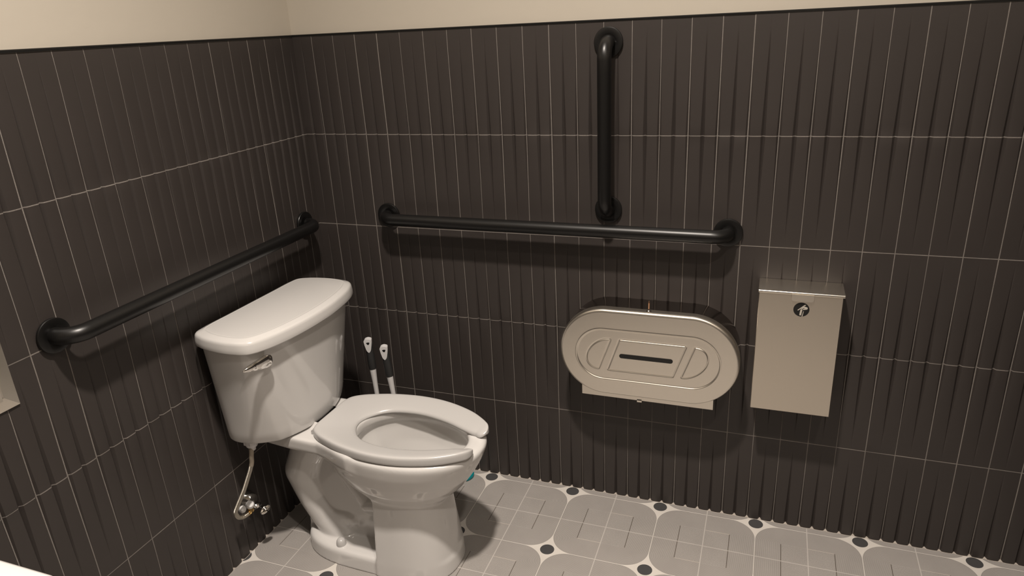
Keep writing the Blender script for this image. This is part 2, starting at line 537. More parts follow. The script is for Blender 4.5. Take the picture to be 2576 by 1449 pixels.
def bowl_body():
    st = 0.0034
    xs = np.arange(0.0, 0.80, st); ts = np.arange(-0.204, 0.2041, st); zs = np.arange(-0.012, 0.446, st)
    X, T, Z = np.meshgrid(xs, ts, zs, indexing='ij')
    X = X.astype(np.float32); T = T.astype(np.float32); Z = Z.astype(np.float32)
    # bowl outside
    zk = [0.20, 0.235, 0.26, 0.30, 0.34, 0.38, 0.41, 0.44]
    cx = sm_table(Z, zk, [0.50, 0.50, 0.50, 0.50, 0.50, 0.505, 0.51, 0.51])
    af = sm_table(Z, zk, [0.090, 0.125, 0.160, 0.198, 0.226, 0.243, 0.250, 0.250])
    ab = sm_table(Z, zk, [0.075, 0.125, 0.155, 0.188, 0.212, 0.235, 0.248, 0.248])
    bb = sm_table(Z, zk, [0.060, 0.090, 0.112, 0.138, 0.154, 0.164, 0.168, 0.168])
    bowl = egg(X, T, cx, af, ab, bb, 2.12)
    bowl = smax(bowl, Z - 0.429, 0.016)
    bowl = smax(bowl, 0.222 - Z, 0.03)
    # deck between bowl and tank
    wdk = np.interp(X, [0.0, 0.10, 0.20, 0.30, 0.36, 0.42], [0.105, 0.115, 0.124, 0.126, 0.138, 0.16])
    deck = smax(np.abs(T) - wdk, np.abs(X - 0.225) - 0.215, 0.03)
    deck = smax(deck, Z - 0.429, 0.012)
    deck = smax(deck, (0.383 + 0.02 * np.clip((X - 0.2) / 0.2, -1, 1) * 0) - Z, 0.016)
    f = smin(bowl, deck, 0.022)
    # pedestal under the front
    fr = sm_table(Z, [0.0, 0.05, 0.16, 0.26, 0.33], [0.656, 0.652, 0.640, 0.629, 0.629])
    hw = sm_table(Z, [0.0, 0.05, 0.16, 0.25, 0.33], [0.128, 0.125, 0.114, 0.106, 0.10])
    ped = egg(X, T, 0.50, fr - 0.50, np.full_like(fr, 0.30), hw, 2.5)
    ped = smax(ped, 0.446 - X, 0.006)
    ped = smax(ped, Z - 0.33, 0.01)
    f = smin(f, ped, 0.012)
    # foot plate
    foot = egg(X, T, 0.36, np.full_like(X, 0.29), np.full_like(X, 0.210), 0.124 + 0.0 * X - 0.10 * np.clip(Z, 0, 0.05), 2.6)
    foot = smax(foot, Z - 0.052, 0.016)
    f = smin(f, foot, 0.012)
    # web and cast trapway
    web = smax(np.abs(T) - 0.040, smax(np.abs(X - 0.32) - 0.17, Z - 0.40, 0.01), 0.01)
    f2 = web
    path = [((0.235, 0.40), 0.062), ((0.180, 0.315), 0.066), ((0.150, 0.240), 0.069), ((0.176, 0.155), 0.064), ((0.215, 0.09), 0.064), ((0.262, 0.045), 0.070)]
    tr = None; TS = 0.92
    for (p, r0), (q, r1) in zip(path, path[1:]):
        c = capsule(X, T, Z, p, q, r0, r1, TS)
        tr = c if tr is None else np.minimum(tr, c)
    tr = smin(tr, capsule(X, T, Z, (0.22, 0.085), (0.305, 0.098), 0.060, 0.052, 1.0), 0.012)
    f2 = smin(f2, tr, 0.004)
    up = capsule(X, T, Z, (0.47, 0.205), (0.385, 0.175), 0.052, 0.040, 0.66)
    up = np.minimum(up, capsule(X, T, Z, (0.385, 0.175), (0.30, 0.29), 0.038, 0.034, 0.66))
    f2 = smin(f2, up, 0.004)
    # ledge under the back of the bowl
    f = smin(f, f2, 0.009)
    f = smax(f, -Z, 0.002)
    # hollow of the bowl
    zk = [0.14, 0.17, 0.20, 0.235, 0.28, 0.33, 0.375, 0.392, 0.405, 0.44]
    cx = sm_table(Z, zk, [0.44, 0.445, 0.45, 0.465, 0.485, 0.505, 0.52, 0.523, 0.525, 0.525])
    af = sm_table(Z, zk, [0.030, 0.050, 0.070, 0.100, 0.140, 0.172, 0.190, 0.192, 0.183, 0.183])
    ab = sm_table(Z, zk, [0.030, 0.050, 0.065, 0.085, 0.110, 0.135, 0.162, 0.165, 0.155, 0.155])
    bb = sm_table(Z, zk, [0.025, 0.040, 0.052, 0.070, 0.094, 0.114, 0.124, 0.126, 0.116, 0.116])
    cav = egg(X, T, cx, af, ab, bb, 2.0)
    cav = smax(cav, 0.15 - Z, 0.02)
    f = smax(f, -cav, 0.012)
    V, Fc = surface_nets(f, (xs[0], ts[0], zs[0]), st)
    return V, Fc
V, Fc = bowl_body()
# light smoothing of the sampled surface
def relax(V, Fc, it=3, lam=0.5):
    n = len(V)
    a = Fc[:, [0, 1, 2, 3]].ravel(); b = Fc[:, [1, 2, 3, 0]].ravel()
    for i in range(it * 2):
        s = np.zeros_like(V); c = np.zeros(n)
        np.add.at(s, a, V[b]); np.add.at(c, a, 1); np.add.at(s, b, V[a]); np.add.at(c, b, 1)
        l = lam if i % 2 == 0 else -lam * 1.02
        V = V + l * (s / c[:, None] - V)
    return V
V = relax(V, Fc, 5)
V[:, 2] = np.maximum(V[:, 2], 0.0)
mesh_obj('bowl', V, Fc, M_porc, TOI)

# water
bm = bmesh.new()
vs = [bm.verts.new((0.465 + 0.099 * math.cos(t) * (1 if math.cos(t) > 0 else 0.85), 0.069 * math.sin(t), 0.235)) for t in np.linspace(0, 2 * math.pi, 49)[:-1]]
bm.faces.new(vs)
w = bm_obj('water', bm, M_water, TOI, smooth=False)

# tank -----------------------------------------------------------------
def half_to_closed(P, per=8):
    """P: half plan from back centre (x,0) out to front centre (x,0)"""
    P = [tuple(p) for p in P]
    full = P + [(x, -t) for x, t in P[::-1][1:-1]]
    return catmull(full, per, True)
top_plan = [(0.040, 0), (0.040, 0.10), (0.040, 0.175), (0.046, 0.208), (0.075, 0.226), (0.125, 0.238), (0.178, 0.240), (0.206, 0.233), (0.226, 0.208), (0.256, 0.110), (0.264, 0)]
bot_plan = [(0.046, 0), (0.046, 0.09), (0.046, 0.158), (0.051, 0.186), (0.075, 0.198), (0.112, 0.198), (0.148, 0.188), (0.194, 0.160), (0.206, 0.148), (0.239, 0.070), (0.246, 0)]
NS = 200
def plan(s):
    s2 = s ** 1.0
    P = [((1 - s2) * b[0] + s2 * t[0], (1 - s2) * b[1] + s2 * t[1]) for t, b in zip(top_plan, bot_plan)]
    return half_to_closed(P, 20)
def inset(C, d):
    T = np.roll(C, -1, 0) - np.roll(C, 1, 0); T /= np.linalg.norm(T, axis=1)[:, None] + 1e-9
    Nn = np.stack([-T[:, 1], T[:, 0]], 1)
    cen = C.mean(0)
    if np.sum((C + Nn * 1e-3 - cen) ** 2) > np.sum((C - cen) ** 2): Nn = -Nn
    return C + Nn * d
def loft(name, rings, m, parent, cap=True, sharp=None):
    n = len(rings[0]); verts = np.vstack(rings); faces = []
    for i in range(len(rings) - 1):
        for k in range(n):
            k2 = (k + 1) % n
            faces.append((i * n + k, i * n + k2, (i + 1) * n + k2, (i + 1) * n + k))
    if cap:
        faces.append(tuple(range(n))[::-1]); faces.append(tuple((len(rings) - 1) * n + k for k in range(n)))
    o = mesh_obj(name, verts, faces, m, parent, sharp=sharp)
    bm = bmesh.new(); bm.from_mesh(o.data); bmesh.ops.recalc_face_normals(bm, faces=bm.faces); bm.to_mesh(o.data); bm.free()
    return o
def lift(C, z): return np.c_[C, np.full(len(C), z)]
rings = []
Z0, Z1 = 0.432, 0.752
for t in np.linspace(0, 1, 6):           # rounded bottom edge
    a = t * math.pi / 2
    rings.append(lift(inset(plan(0), 0.012 * (1 - math.sin(a))), Z0 + 0.012 * (1 - math.cos(a))))
for t in np.linspace(0.06, 1, 16):
    rings.append(lift(plan(t), Z0 + (Z1 - Z0) * t))
loft('tank', rings, M_porc, TOI, sharp=60)

lid_plan = [(0.030, 0), (0.030, 0.10), (0.030, 0.186), (0.037, 0.220), (0.070, 0.238), (0.120, 0.249), (0.178, 0.251), (0.228, 0.239), (0.256, 0.196), (0.279, 0.10), (0.286, 0)]
LC = half_to_closed(lid_plan, 20)
rings = []
lo_, hi_ = LC.min(0), LC.max(0); mc, hf = (lo_ + hi_) / 2, (hi_ - lo_) / 2
for d, z in ((0.012, 0.7475), (0.004, 0.7465), (0.0008, 0.7475), (0.0, 0.750), (0.0008, 0.760), (0.0022, 0.7705), (0.0036, 0.7755), (0.0065, 0.7790), (0.0105, 0.7808), (0.0185, 0.7838), (0.0225, 0.7852), (0.0240, 0.7852), (0.0255, 0.7846), (0.0270, 0.7850), (0.030, 0.7853)):
    rings.append(lift(mc + (LC - mc) * (hf - d) / hf, z))
loft('tank_lid', rings, M_porc, TOI, sharp=60)

# flush lever: escutcheon on the tank front, tapering lever pointing left
def to_local(p):
    a = math.radians(1.8); x = p[0]; y = p[1] + 0.438
    return Vector((x * math.cos(a) - y * math.sin(a), x * math.sin(a) + y * math.cos(a), p[2]))
bm = bmesh.new()
pa = to_local((0.244, -0.639, 0.7135)); pb = to_local((0.224, -0.702, 0.717))
ax = (pb - pa); L = ax.length; ax.normalize()
nrm = Vector((0.86, -0.50, 0.0)); nrm = (nrm - ax * nrm.dot(ax)).normalized(); upv = nrm.cross(ax); 
if upv.z < 0: upv = -upv
prof = [(-0.013, 0.001, 0.001), (-0.0115, 0.0075, 0.0035), (-0.007, 0.0115, 0.0052), (0.0, 0.0135, 0.006), (0.008, 0.0135, 0.0062), (0.020, 0.0120, 0.0062), (0.032, 0.0100, 0.006), (0.036, 0.0094, 0.0050), (0.040, 0.0090, 0.0062), (0.050, 0.0075, 0.006), (0.062, 0.0052, 0.005), (0.070, 0.0034, 0.0035), (0.0745, 0.001, 0.001)]
rr = []
for s, hw_, th in prof:
    hw_ *= 1.3
    c = pa + ax * s - upv * 0.05 * s
    rr.append([bm.verts.new(c + upv * hw_ * (abs(math.cos(q)) ** 0.75) * (1 if math.cos(q) >= 0 else -1) + nrm * th * (abs(math.sin(q)) ** 0.75) * (1 if math.sin(q) >= 0 else -1)) for q in np.linspace(0, 2 * math.pi, 25)[:-1]])
for r1, r2 in zip(rr, rr[1:]):
    for k in range(24): bm.faces.new((r1[k], r1[(k + 1) % 24], r2[(k + 1) % 24], r2[k]))
bm.faces.new(rr[0][::-1]); bm.faces.new(rr[-1])
lev = bm_obj('flush_lever', bm, M_chrome, TOI, sharp=50); lev['label'] = 'chrome flush lever'
bm = bmesh.new()
add_lathe(bm, pa - nrm * 0.034, nrm, [(0.0, 0), (0.008, 0.0), (0.008, 0.030), (0, 0.030)], 24)
bm_obj('lever_shaft', bm, M_chrome, lev)

# bolt caps on the foot
for s in (1, -1):
    bm = bmesh.new()
    add_lathe(bm, (0.305, s * 0.092, 0.047), (0, 0, 1), [(0.0155, 0), (0.0150, 0.010), (0.0135, 0.018), (0.010, 0.0235), (0.005, 0.026), (0, 0.0265)], 32)
    bm_obj('bolt_cap', bm, M_seat, TOI, sharp=60)

# seat ------------------------------------------------------------------
so = [(0.265, 0), (0.265, 0.035), (0.266, 0.070), (0.274, 0.096), (0.300, 0.117), (0.340, 0.134), (0.400, 0.152), (0.490, 0.164), (0.580, 0.157), (0.672, 0.127), (0.722, 0.096), (0.741, 0.080)]
si = [(0.366, 0), (0.367, 0.010), (0.370, 0.022), (0.377, 0.036), (0.388, 0.051), (0.405, 0.068), (0.440, 0.086), (0.520, 0.0950), (0.610, 0.0785), (0.668, 0.0570), (0.705, 0.0430), (0.722, 0.0400)]
def mirrored(P): return [(x, -t) for x, t in P[::-1]] + P[1:]
NSEG = 160
co = resample(catmull(mirrored(so), 16), NSEG); ci_ = catmull(mirrored(si), 16); 
ci = resample(ci_, NSEG)
# pair by blend parameter along each curve (control points correspond)
co = catmull(mirrored(so), 8); ci = catmull(mirrored(si), 8)
nn = len(co)
sec = [(0.05, 0.4310), (0.012, 0.4320), (0.0, 0.4345), (-0.004, 0.4380), (-0.002, 0.4465), (0.004, 0.4505), (0.022, 0.4540), (0.055, 0.4560), (0.10, 0.4566), (0.18, 0.4562), (0.35, 0.4535), (0.55, 0.4500), (0.75, 0.4462), (0.88, 0.4432), (0.955, 0.4400), (0.995, 0.4355), (1.0, 0.4315), (0.97, 0.4290), (0.5, 0.4310)]
verts = []; faces = []
zc = 0.443
ends = [0.0, 0.30, 0.52, 0.68, 0.80, 0.89, 0.95, 0.985]
rows_ = []
tip_len = 0.027
def section(k, shrink, push):
    o_, i_ = co[k], ci[k]; mid = (o_ + i_) / 2
    d = co[k] - co[k - 1] if k > 0 else co[0] - co[1]
    d = d / (np.linalg.norm(d) + 1e-9)
    out = []
    for s, z in sec:
        p = o_ + (i_ - o_) * s
        p = mid + (p - mid) * shrink + d * push
        out.append((p[0], p[1], zc + (z - zc) * (0.12 + 0.88 * shrink)))
    return out
for e in ends[0:]:
    if e == 0: continue
tips = [math.cos(a) for a in np.linspace(math.pi / 2, 0, 8)[1:]]
push = [math.sin(a) for a in np.linspace(math.pi / 2, 0, 8)[1:]]
for c, s in zip(tips, push): rows_.append(section(0, max(c, 0.02), s * tip_len))
for k in range(1, nn - 1): rows_.append(section(k, 1.0, 0))
for c, s in list(zip(tips, push))[::-1]: rows_.append(section(nn - 1, max(c, 0.02), s * tip_len))
ns_ = len(sec)
for r in rows_: verts += r
for i in range(len(rows_) - 1):
    for k in range(ns_):
        k2 = (k + 1) % ns_
        faces.append((i * ns_ + k, i * ns_ + k2, (i + 1) * ns_ + k2, (i + 1) * ns_ + k))
faces.append(tuple(range(ns_))); faces.append(tuple((len(rows_) - 1) * ns_ + k for k in range(ns_))[::-1])
seat = mesh_obj('seat', verts, faces, M_seat, TOI)
bm = bmesh.new(); bm.from_mesh(seat.data); bmesh.ops.recalc_face_normals(bm, faces=bm.faces); bm.to_mesh(seat.data); bm.free()
seat['label'] = 'open-front toilet seat'
for s in (1, -1):
    bm = bmesh.new()
    add_box(bm, (0.262, s * 0.070 - 0.016, 0.4275), (0.292, s * 0.070 + 0.016, 0.446), 0.004, 2)
    add_tube(bm, [(0.268, s * 0.070 - 0.020, 0.437), (0.268, s * 0.070 + 0.020, 0.437)], 0.008, 16)
    bm_obj('hinge', bm, M_seat, TOI)
for (bx, bt) in ((0.62, 0.112), (0.62, -0.112), (0.40, 0.128), (0.40, -0.128)):
    bm = bmesh.new(); add_lathe(bm, (bx, bt, 0.4285), (0, 0, 1), [(0.012, 0), (0.011, 0.006), (0, 0.006)], 20)
    bm_obj('bumper', bm, M_whitepl, seat)

# ------------------------------------------------------------------ supply line and stop valve
SUP = empty('water_supply_line', (0.0, -0.585, 0.187))
tag(SUP, 'braided steel water hose with chrome stop valve under the toilet tank', 'water supply line')
def loc_s(p): return Vector(p) - Vector((0.0, -0.585, 0.187))
import itertools
HP = [(0.100, -0.606, 0.424), (0.100, -0.609, 0.404), (0.100, -0.6165, 0.379), (0.098, -0.6185, 0.357), (0.094, -0.623, 0.340), (0.089, -0.634, 0.317), (0.080, -0.648, 0.284), (0.071, -0.658, 0.260), (0.063, -0.666, 0.240), (0.054, -0.673, 0.215), (0.050, -0.6640, 0.190), (0.048, -0.6440, 0.1745), (0.049, -0.6220, 0.1705)]
hc = catmull([loc_s(p) for p in HP], 10)
bm = bmesh.new(); add_tube(bm, hc[24:], 0.0062, 20)
bm_obj('braided_hose', bm, M_braid, SUP)
bm = bmesh.new(); add_tube(bm, hc[8:36], 0.0066, 18)
bm_obj('hose_sleeve', bm, mat('tan_sleeve', (0.30, 0.255, 0.20), 0.4), SUP)
bm = bmesh.new()
nb = loc_s((0.100, -0.606, 0.4318))
add_lathe(bm, nb, (0, 0, -1), [(0, 0), (0.0205, 0.0), (0.0205, 0.014), (0.0175, 0.018), (0.0155, 0.024), (0.010, 0.026), (0.0092, 0.036), (0.007, 0.038), (0, 0.038)], 12)
for k in range(6):
    a = k * math.pi / 3
    c = nb + Vector((math.cos(a) * 0.0185, math.sin(a) * 0.0185, 0))
    add_box(bm, c + Vector((-0.003, -0.003, -0.015)), c + Vector((0.003, 0.003, -0.001)), 0.001, 1)
bm_obj('coupling_nut', bm, M_whitepl, SUP)
bm = bmesh.new()
add_lathe(bm, loc_s((0.004, -0.575, 0.182)), (1, 0, 0), [(0.0, 0.0), (0.026, 0.0), (0.026, 0.003), (0.0235, 0.008), (0.0215, 0.022), (0.018, 0.027), (0.0, 0.027)], 32)
bm_obj('escutcheon', bm, M_chrome, SUP)
bm = bmesh.new()
add_tube(bm, [loc_s((0.02, -0.578, 0.180)), loc_s((0.050, -0.590, 0.176))], 0.0080, 18)
add_tube(bm, [loc_s((0.050, -0.608, 0.1765)), loc_s((0.051, -0.575, 0.171))], 0.0092, 18)
add_lathe(bm, loc_s((0.050, -0.589, 0.170)), (0, 0, 1), [(0, 0), (0.009, 0), (0.0115, 0.003), (0.0115, 0.012), (0.008, 0.015), (0, 0.015)], 8)
bm_obj('valve_body', bm, M_chrome, SUP)
bm = bmesh.new(); add_tube(bm, [loc_s((0.049, -0.6235, 0.171)), loc_s((0.050, -0.6165, 0.1735)), loc_s((0.050, -0.6075, 0.1765))], [0.0092, 0.0092, 0.0078], 6)
bm_obj('compression_nut', bm, M_brass, SUP)
for (cx0, cy0, cz0, rr0) in ((0.044, -0.606, 0.186, 0.0128), (0.040, -0.634, 0.190, 0.0108)):
    bm = bmesh.new()
    add_lathe(bm, loc_s((cx0, cy0, cz0)), (0.5, -0.35, 0.75), [(0, 0), (rr0 * 0.8, 0.0), (rr0, 0.005), (rr0, 0.011), (rr0 * 0.75, 0.017), (0, 0.019)], 24)
    bm_obj('white_cap', bm, M_whitepl, SUP)
bm = bmesh.new()
add_tube(bm, [loc_s((0.051, -0.577, 0.1715)), loc_s((0.064, -0.578, 0.163))], 0.0055, 12)
hcn = loc_s((0.072, -0.578, 0.1575)); d1 = Vector((0.75, -0.10, -0.55)).normalized(); d2 = Vector((0.35, 0.75, 0.35)); d2 = (d2 - d1 * d2.dot(d1)).normalized()
ringp = [hcn + d1 * 0.0055 * math.cos(a) + d2 * 0.0135 * math.sin(a) for a in np.linspace(0, 2 * math.pi, 33)]
add_tube(bm, ringp, 0.0046, 10, cap=False)
add_lathe(bm, hcn - d1 * 0.006, d1, [(0, 0), (0.007, 0), (0.007, 0.010), (0, 0.010)], 16)
bm_obj('valve_handle', bm, M_chrome, SUP)

# ------------------------------------------------------------------ grab bars
def arc_path(p0, nrm, along, length, stand=0.0, out=0.057, r=0.042, n=10):
    p0 = Vector(p0); nrm = Vector(nrm); al = Vector(along)
    pts = [p0, p0 + nrm * (out - r)]
    for k in range(1, n + 1):
        a = k / n * math.pi / 2
        pts.append(p0 + nrm * (out - r + r * math.sin(a)) + al * (r - r * math.cos(a)))
    e = p0 + al * length
    m = 12
    for k in range(1, m): 
        pts.append(p0 + nrm * out + al * (r + (length - 2 * r) * k / m))
    for k in range(0, n + 1):
        a = (1 - k / n) * math.pi / 2
        pts.append(e + nrm * (out - r + r * math.sin(a)) - al * (r - r * math.cos(a)))
    pts.append(e)
    return pts
def grab_bar(loc, nrm, along, length, label):
    e = empty('grab_bar', loc)
    tag(e, label, 'grab bar')
    bm = bmesh.new(); add_tube(bm, arc_path((0, 0, 0), nrm, along, length), 0.0190, 32)
    bm_obj('bar', bm, M_blackbar, e)
    for s in (0, 1):
        bm = bmesh.new()
        add_lathe(bm, Vector(along) * length * s + Vector(nrm) * 0.0, nrm, [(0, 0.001), (0.0385, 0.001), (0.0392, 0.0020), (0.0394, 0.0072), (0.0386, 0.0086), (0.0370, 0.0092), (0.0225, 0.0094), (0.0205, 0.0086), (0.0192, 0.0086), (0.0, 0.0086)], 48)
        bm_obj('flange', bm, M_blackbar, e, sharp=28)
    return e
grab_bar((0.2815, -0.005, 0.942), (0, -1, 0), (1, 0, -0.0035), 1.064, 'long horizontal matt black grab bar on the wall above the two steel dispensers')
grab_bar((1.0090, -0.005, 1.4495), (0, -1, 0), (0, 0, -1), 0.458, 'short vertical matt black grab bar mounted near the top of the tiled wall')
grab_bar((0.005, -0.092, 0.923), (1, 0, 0), (0, -1, 0), 0.914, 'horizontal matt black grab bar on the wall behind the toilet tank')

# ------------------------------------------------------------------ twin toilet roll dispenser
DX, DZ, DR, DL = 1.1446, 0.585, 0.137, 0.1222        # centre, end radius, half straight length
DISP = empty('toilet_paper_dispenser', (DX, 0.0, DZ))
tag(DISP, 'wide oval stainless steel twin roll toilet paper dispenser with a slot window', 'toilet paper dispenser')
def obround(r, n=300, hl=DL):
    """closed outline, radius r about a straight medial segment"""
    P = 2 * math.pi * DR + 4 * hl
    out = []
    for i in range(n):
        s = i / n * P
        if s < 2 * hl: out.append((hl - s, 0, 0, 1))
        elif s < 2 * hl + math.pi * DR:
            a = math.pi / 2 + (s - 2 * hl) / DR; out.append((-hl, 0, math.cos(a), math.sin(a)))
        elif s < 4 * hl + math.pi * DR: out.append((-hl + (s - 2 * hl - math.pi * DR), 0, 0, -1))
        else:
            a = -math.pi / 2 + (s - 4 * hl - math.pi * DR) / DR; out.append((hl, 0, math.cos(a), math.sin(a)))
    return [(x + c * r, z + s_ * r) for x, z, c, s_ in out]
def sd_poly(px, pz, poly):
    n = len(poly); d = np.full(px.shape, 1e9); inside = np.zeros(px.shape, bool)
    for i in range(n):
        ax_, az = poly[i]; bx, bz = poly[(i + 1) % n]
        ex, ez = bx - ax_, bz - az; wx, wz = px - ax_, pz - az
        t = np.clip((wx * ex + wz * ez) / (ex * ex + ez * ez), 0, 1)
        d = np.minimum(d, np.hypot(wx - ex * t, wz - ez * t))
        cnd = ((az > pz) != (bz > pz)) & (px < (bx - ax_) * (pz - az) / (bz - az + 1e-12) + ax_)
        inside ^= cnd
    return np.where(inside, -d, d)
def sstep(x, a, b):
    t = np.clip((x - a) / (b - a), 0, 1); return t * t * (3 - 2 * t)
FY = -0.122                                          # front plane
para = [(1.0674 - DX, 0.629 - DZ), (1.2535 - DX, 0.629 - DZ), (1.2205 - DX, 0.5325 - DZ), (1.0346 - DX, 0.5325 - DZ)]
def dshape(sgn):
    top = (1.0364 - DX, 0.6285 - DZ); bot = (1.0028 - DX, 0.5335 - DZ)
    # bulge: arc of radius about .049 around the ring end
    mid_ = ((top[0] + bot[0]) / 2, (top[1] + bot[1]) / 2)
    pts = [(mid_[0] + (top[0] - bot[0]) / 2 * math.cos(q) - 0.047 * math.sin(q), mid_[1] + (top[1] - bot[1]) / 2 * math.cos(q)) for q in np.linspace(0, math.pi, 26)]
    if sgn > 0:
        mx = (1.2827 + 1.0028) / 2 - DX - 0.0
        pts = [(-x + 2 * mx, -z + (0.629 + 0.5325) - 2 * DZ) for x, z in pts]
    return pts
def cover():
    n = 960
    lv = [DR * k for k in ()]
    radii = [(DR + 0.000, 0.030), (DR + 0.0005, 0.020), (DR + 0.0005, 0.008), (DR - 0.0010, 0.0035), (DR - 0.0035, 0.0009), (DR - 0.007, 0.0)]
    rings = []
    for r, back in radii:
        rings.append([(x, FY + back, z) for x, z in obround(r, n)])
    m = 104
    for k in range(1, m + 1):
        r = (DR - 0.007) * (1 - k / m) + 0.0001
        rings.append([(x, FY, z) for x, z in obround(r, n)])
    A = np.array(rings)                                # (rings, n, 3)
    X_, Z_ = A[:, :, 0], A[:, :, 2]
    hl = DL
    dm = np.hypot(np.maximum(np.abs(X_) - hl, 0), Z_)  # radius from medial line
    rc = 0.0808
    sd = np.hypot(np.maximum(np.abs(X_ + 0.0) - (0.2075 - rc), 0), Z_ + 0.0055) - rc
    h = -0.0022 * (1 - sstep(sd, -0.0034, 0.0))        # ring panel pressed in
    h += 0.0007 * np.exp(-((sd - 0.0016) / 0.0016) ** 2)
    for poly in (para, dshape(-1), dshape(1)):
        d = sd_poly(X_, Z_, poly) - 0.003
        h -= 0.0017 * np.exp(-((d + 0.0005) / 0.0019) ** 2)
        h += 0.0006 * (1 - sstep(d, -0.003, 0.0))
    h[:6] = 0
    # a gentle crown over the whole face
    A[:, :, 1] -= h
    A[6:, :, 1] -= 0.0015 * (1 - (dm[6:] / DR) ** 2)
    R_, n_ = A.shape[:2]
    verts = A.reshape(-1, 3); faces = []
    for i in range(R_ - 1):
        for k in range(n_):
            k2 = (k + 1) % n_
            faces.append((i * n_ + k, (i + 1) * n_ + k, (i + 1) * n_ + k2, i * n_ + k2))
    o = mesh_obj('cover', verts, faces, M_steel, DISP)
    bm = bmesh.new(); bm.from_mesh(o.data)
    # weld the two halves of the medial line
    bmesh.ops.remove_doubles(bm, verts=bm.verts[:], dist=0.0005)
    bmesh.ops.recalc_face_normals(bm, faces=bm.faces); bm.to_mesh(o.data); bm.free()
    o.data.polygons.foreach_set('use_smooth', np.ones(len(o.data.polygons), dtype=bool))
    # outer normals must face the room
    if sum(p.normal.y * p.area for p in o.data.polygons) > 0: o.data.flip_normals()
    return o
cov = cover()
# housing behind the cover, a little smaller
bm = bmesh.new()
n = 160
ringsB = [[bm.verts.new((x, y, z)) for x, z in obround(r, n)] for r, y in ((DR - 0.004, -0.004), (DR - 0.003, -0.100), (DR - 0.010, -0.1005), (DR - 0.02, -0.1005))]
for r1, r2 in zip(ringsB, ringsB[1:]):
    for k in range(n): bm.faces.new((r1[k], r1[(k + 1) % n], r2[(k + 1) % n], r2[k]))
bm.faces.new(ringsB[0][::-1]); bm.faces.new(ringsB[-1])
bm_obj('housing', bm, M_steel_side, DISP)
# slot window
def rrect(bm, cx, cz, hw, hh, y0, y1, slope=0.0, n=14):
    r = hh; pts = []
    for a in np.linspace(-90, 90, n): pts.append((cx + hw - r + r * math.cos(math.radians(a)), cz + r * math.sin(math.radians(a))))
    for a in np.linspace(90, 270, n): pts.append((cx - hw + r + r * math.cos(math.radians(a)), cz + r * math.sin(math.radians(a))))
    pts = [(x, z + slope * (x - cx)) for x, z in pts]
    v0 = [bm.verts.new((x, y0, z)) for x, z in pts]; v1 = [bm.verts.new((x, y1, z)) for x, z in pts]
    m = len(pts)
    for k in range(m): bm.faces.new((v0[k], v0[(k + 1) % m], v1[(k + 1) % m], v1[k]))
    bm.faces.new(v0[::-1]); bm.faces.new(v1)
bm = bmesh.new(); rrect(bm, 1.1436 - DX, 0.5797 - DZ, 0.0775, 0.0068, FY + 0.004, FY - 0.0008)
bm_obj('slot_window', bm, M_slot, cov, sharp=60)
# exit plate below
bm = bmesh.new()
add_box(bm, (0.9465 - DX, -0.100, 0.4262 - DZ), (1.3378 - DX, -0.0975, 0.475 - DZ), 0.0006, 1)
add_box(bm, (1.1165 - DX, -0.1000, 0.4205 - DZ), (1.1305 - DX, -0.0975, 0.43 - DZ))
bm_obj('exit_plate', bm, M_steel, DISP)
# screw standing on the top edge
SCW = empty('screw', (1.1475, -0.108, DZ + DR + 0.0005))
tag(SCW, 'copper coloured screw standing upright on top of the oval steel dispenser', 'screw')
bm = bmesh.new()
add_tube(bm, [(0, 0, 0.002), (0, 0, 0.010), (0.0003, 0, 0.022), (0.0002, 0, 0.029), (0.0004, 0, 0.0335)], [0.0021, 0.0021, 0.0022, 0.0023, 0.0004], 14)
for k in range(9):
    add_lathe(bm, (0, 0, 0.008 + k * 0.0022), (0, 0, 1), [(0.0019, 0), (0.0028, 0.0007), (0.0019, 0.0014)], 12)
bm_obj('shank', bm, M_copper, SCW)
bm = bmesh.new()
add_lathe(bm, (0, 0, 0), (0, 0, 1), [(0, 0), (0.0078, 0.0), (0.0078, 0.001), (0.0050, 0.0018), (0.0050, 0.0028), (0.0066, 0.0036), (0.0050, 0.0052), (0, 0.0056)], 28)
h_ = bm_obj('head', bm, M_chrome, SCW); h_['label'] = 'bright steel screw head'

# ------------------------------------------------------------------ napkin disposal box
BX0, BX1, BZ0, BZ1, BD = 1.4392, 1.6485, 0.4515, 0.8115, 0.101
BOX = empty('sanitary_disposal_box', (BX0, 0.0, BZ0))
tag(BOX, 'tall rectangular stainless steel sanitary disposal box with a round black sticker', 'sanitary disposal box')
w_ = BX1 - BX0; hgt = BZ1 - BZ0
bm = bmesh.new(); add_box(bm, (0.0, -BD, 0.0), (w_ - 0.003, -0.006, hgt - 0.007), 0.0012, 1)
bm_obj('body', bm, M_steel_v, BOX, sharp=20)
bm = bmesh.new()
add_box(bm, (-0.0025, -BD - 0.0030, hgt - 0.0075), (w_ + 0.0015, -0.006, hgt), 0.0024, 3)
lid_ = bm_obj('lid', bm, M_steel, BOX, sharp=20)
bm = bmesh.new()
cx_ = 1.5478 - BX0
rrp = []
x0, x1, z0, z1, rd = cx_ - 0.027, cx_ + 0.027, hgt - 0.0235, hgt - 0.0045, 0.006
pl = [(x1, z1), (x0, z1)] + [(x0 + rd - rd * math.cos(a), z0 + rd - rd * math.sin(a)) for a in np.linspace(0, math.pi / 2, 7)] + [(x1 - rd + rd * math.sin(a), z0 + rd - rd * math.cos(a)) for a in np.linspace(0, math.pi / 2, 7)]
v0 = [bm.verts.new((x, -BD - 0.0062, z)) for x, z in pl]; v1 = [bm.verts.new((x, -BD - 0.0035, z)) for x, z in pl]
for k in range(len(pl)): bm.faces.new((v0[k], v0[(k + 1) % len(pl)], v1[(k + 1) % len(pl)], v1[k]))
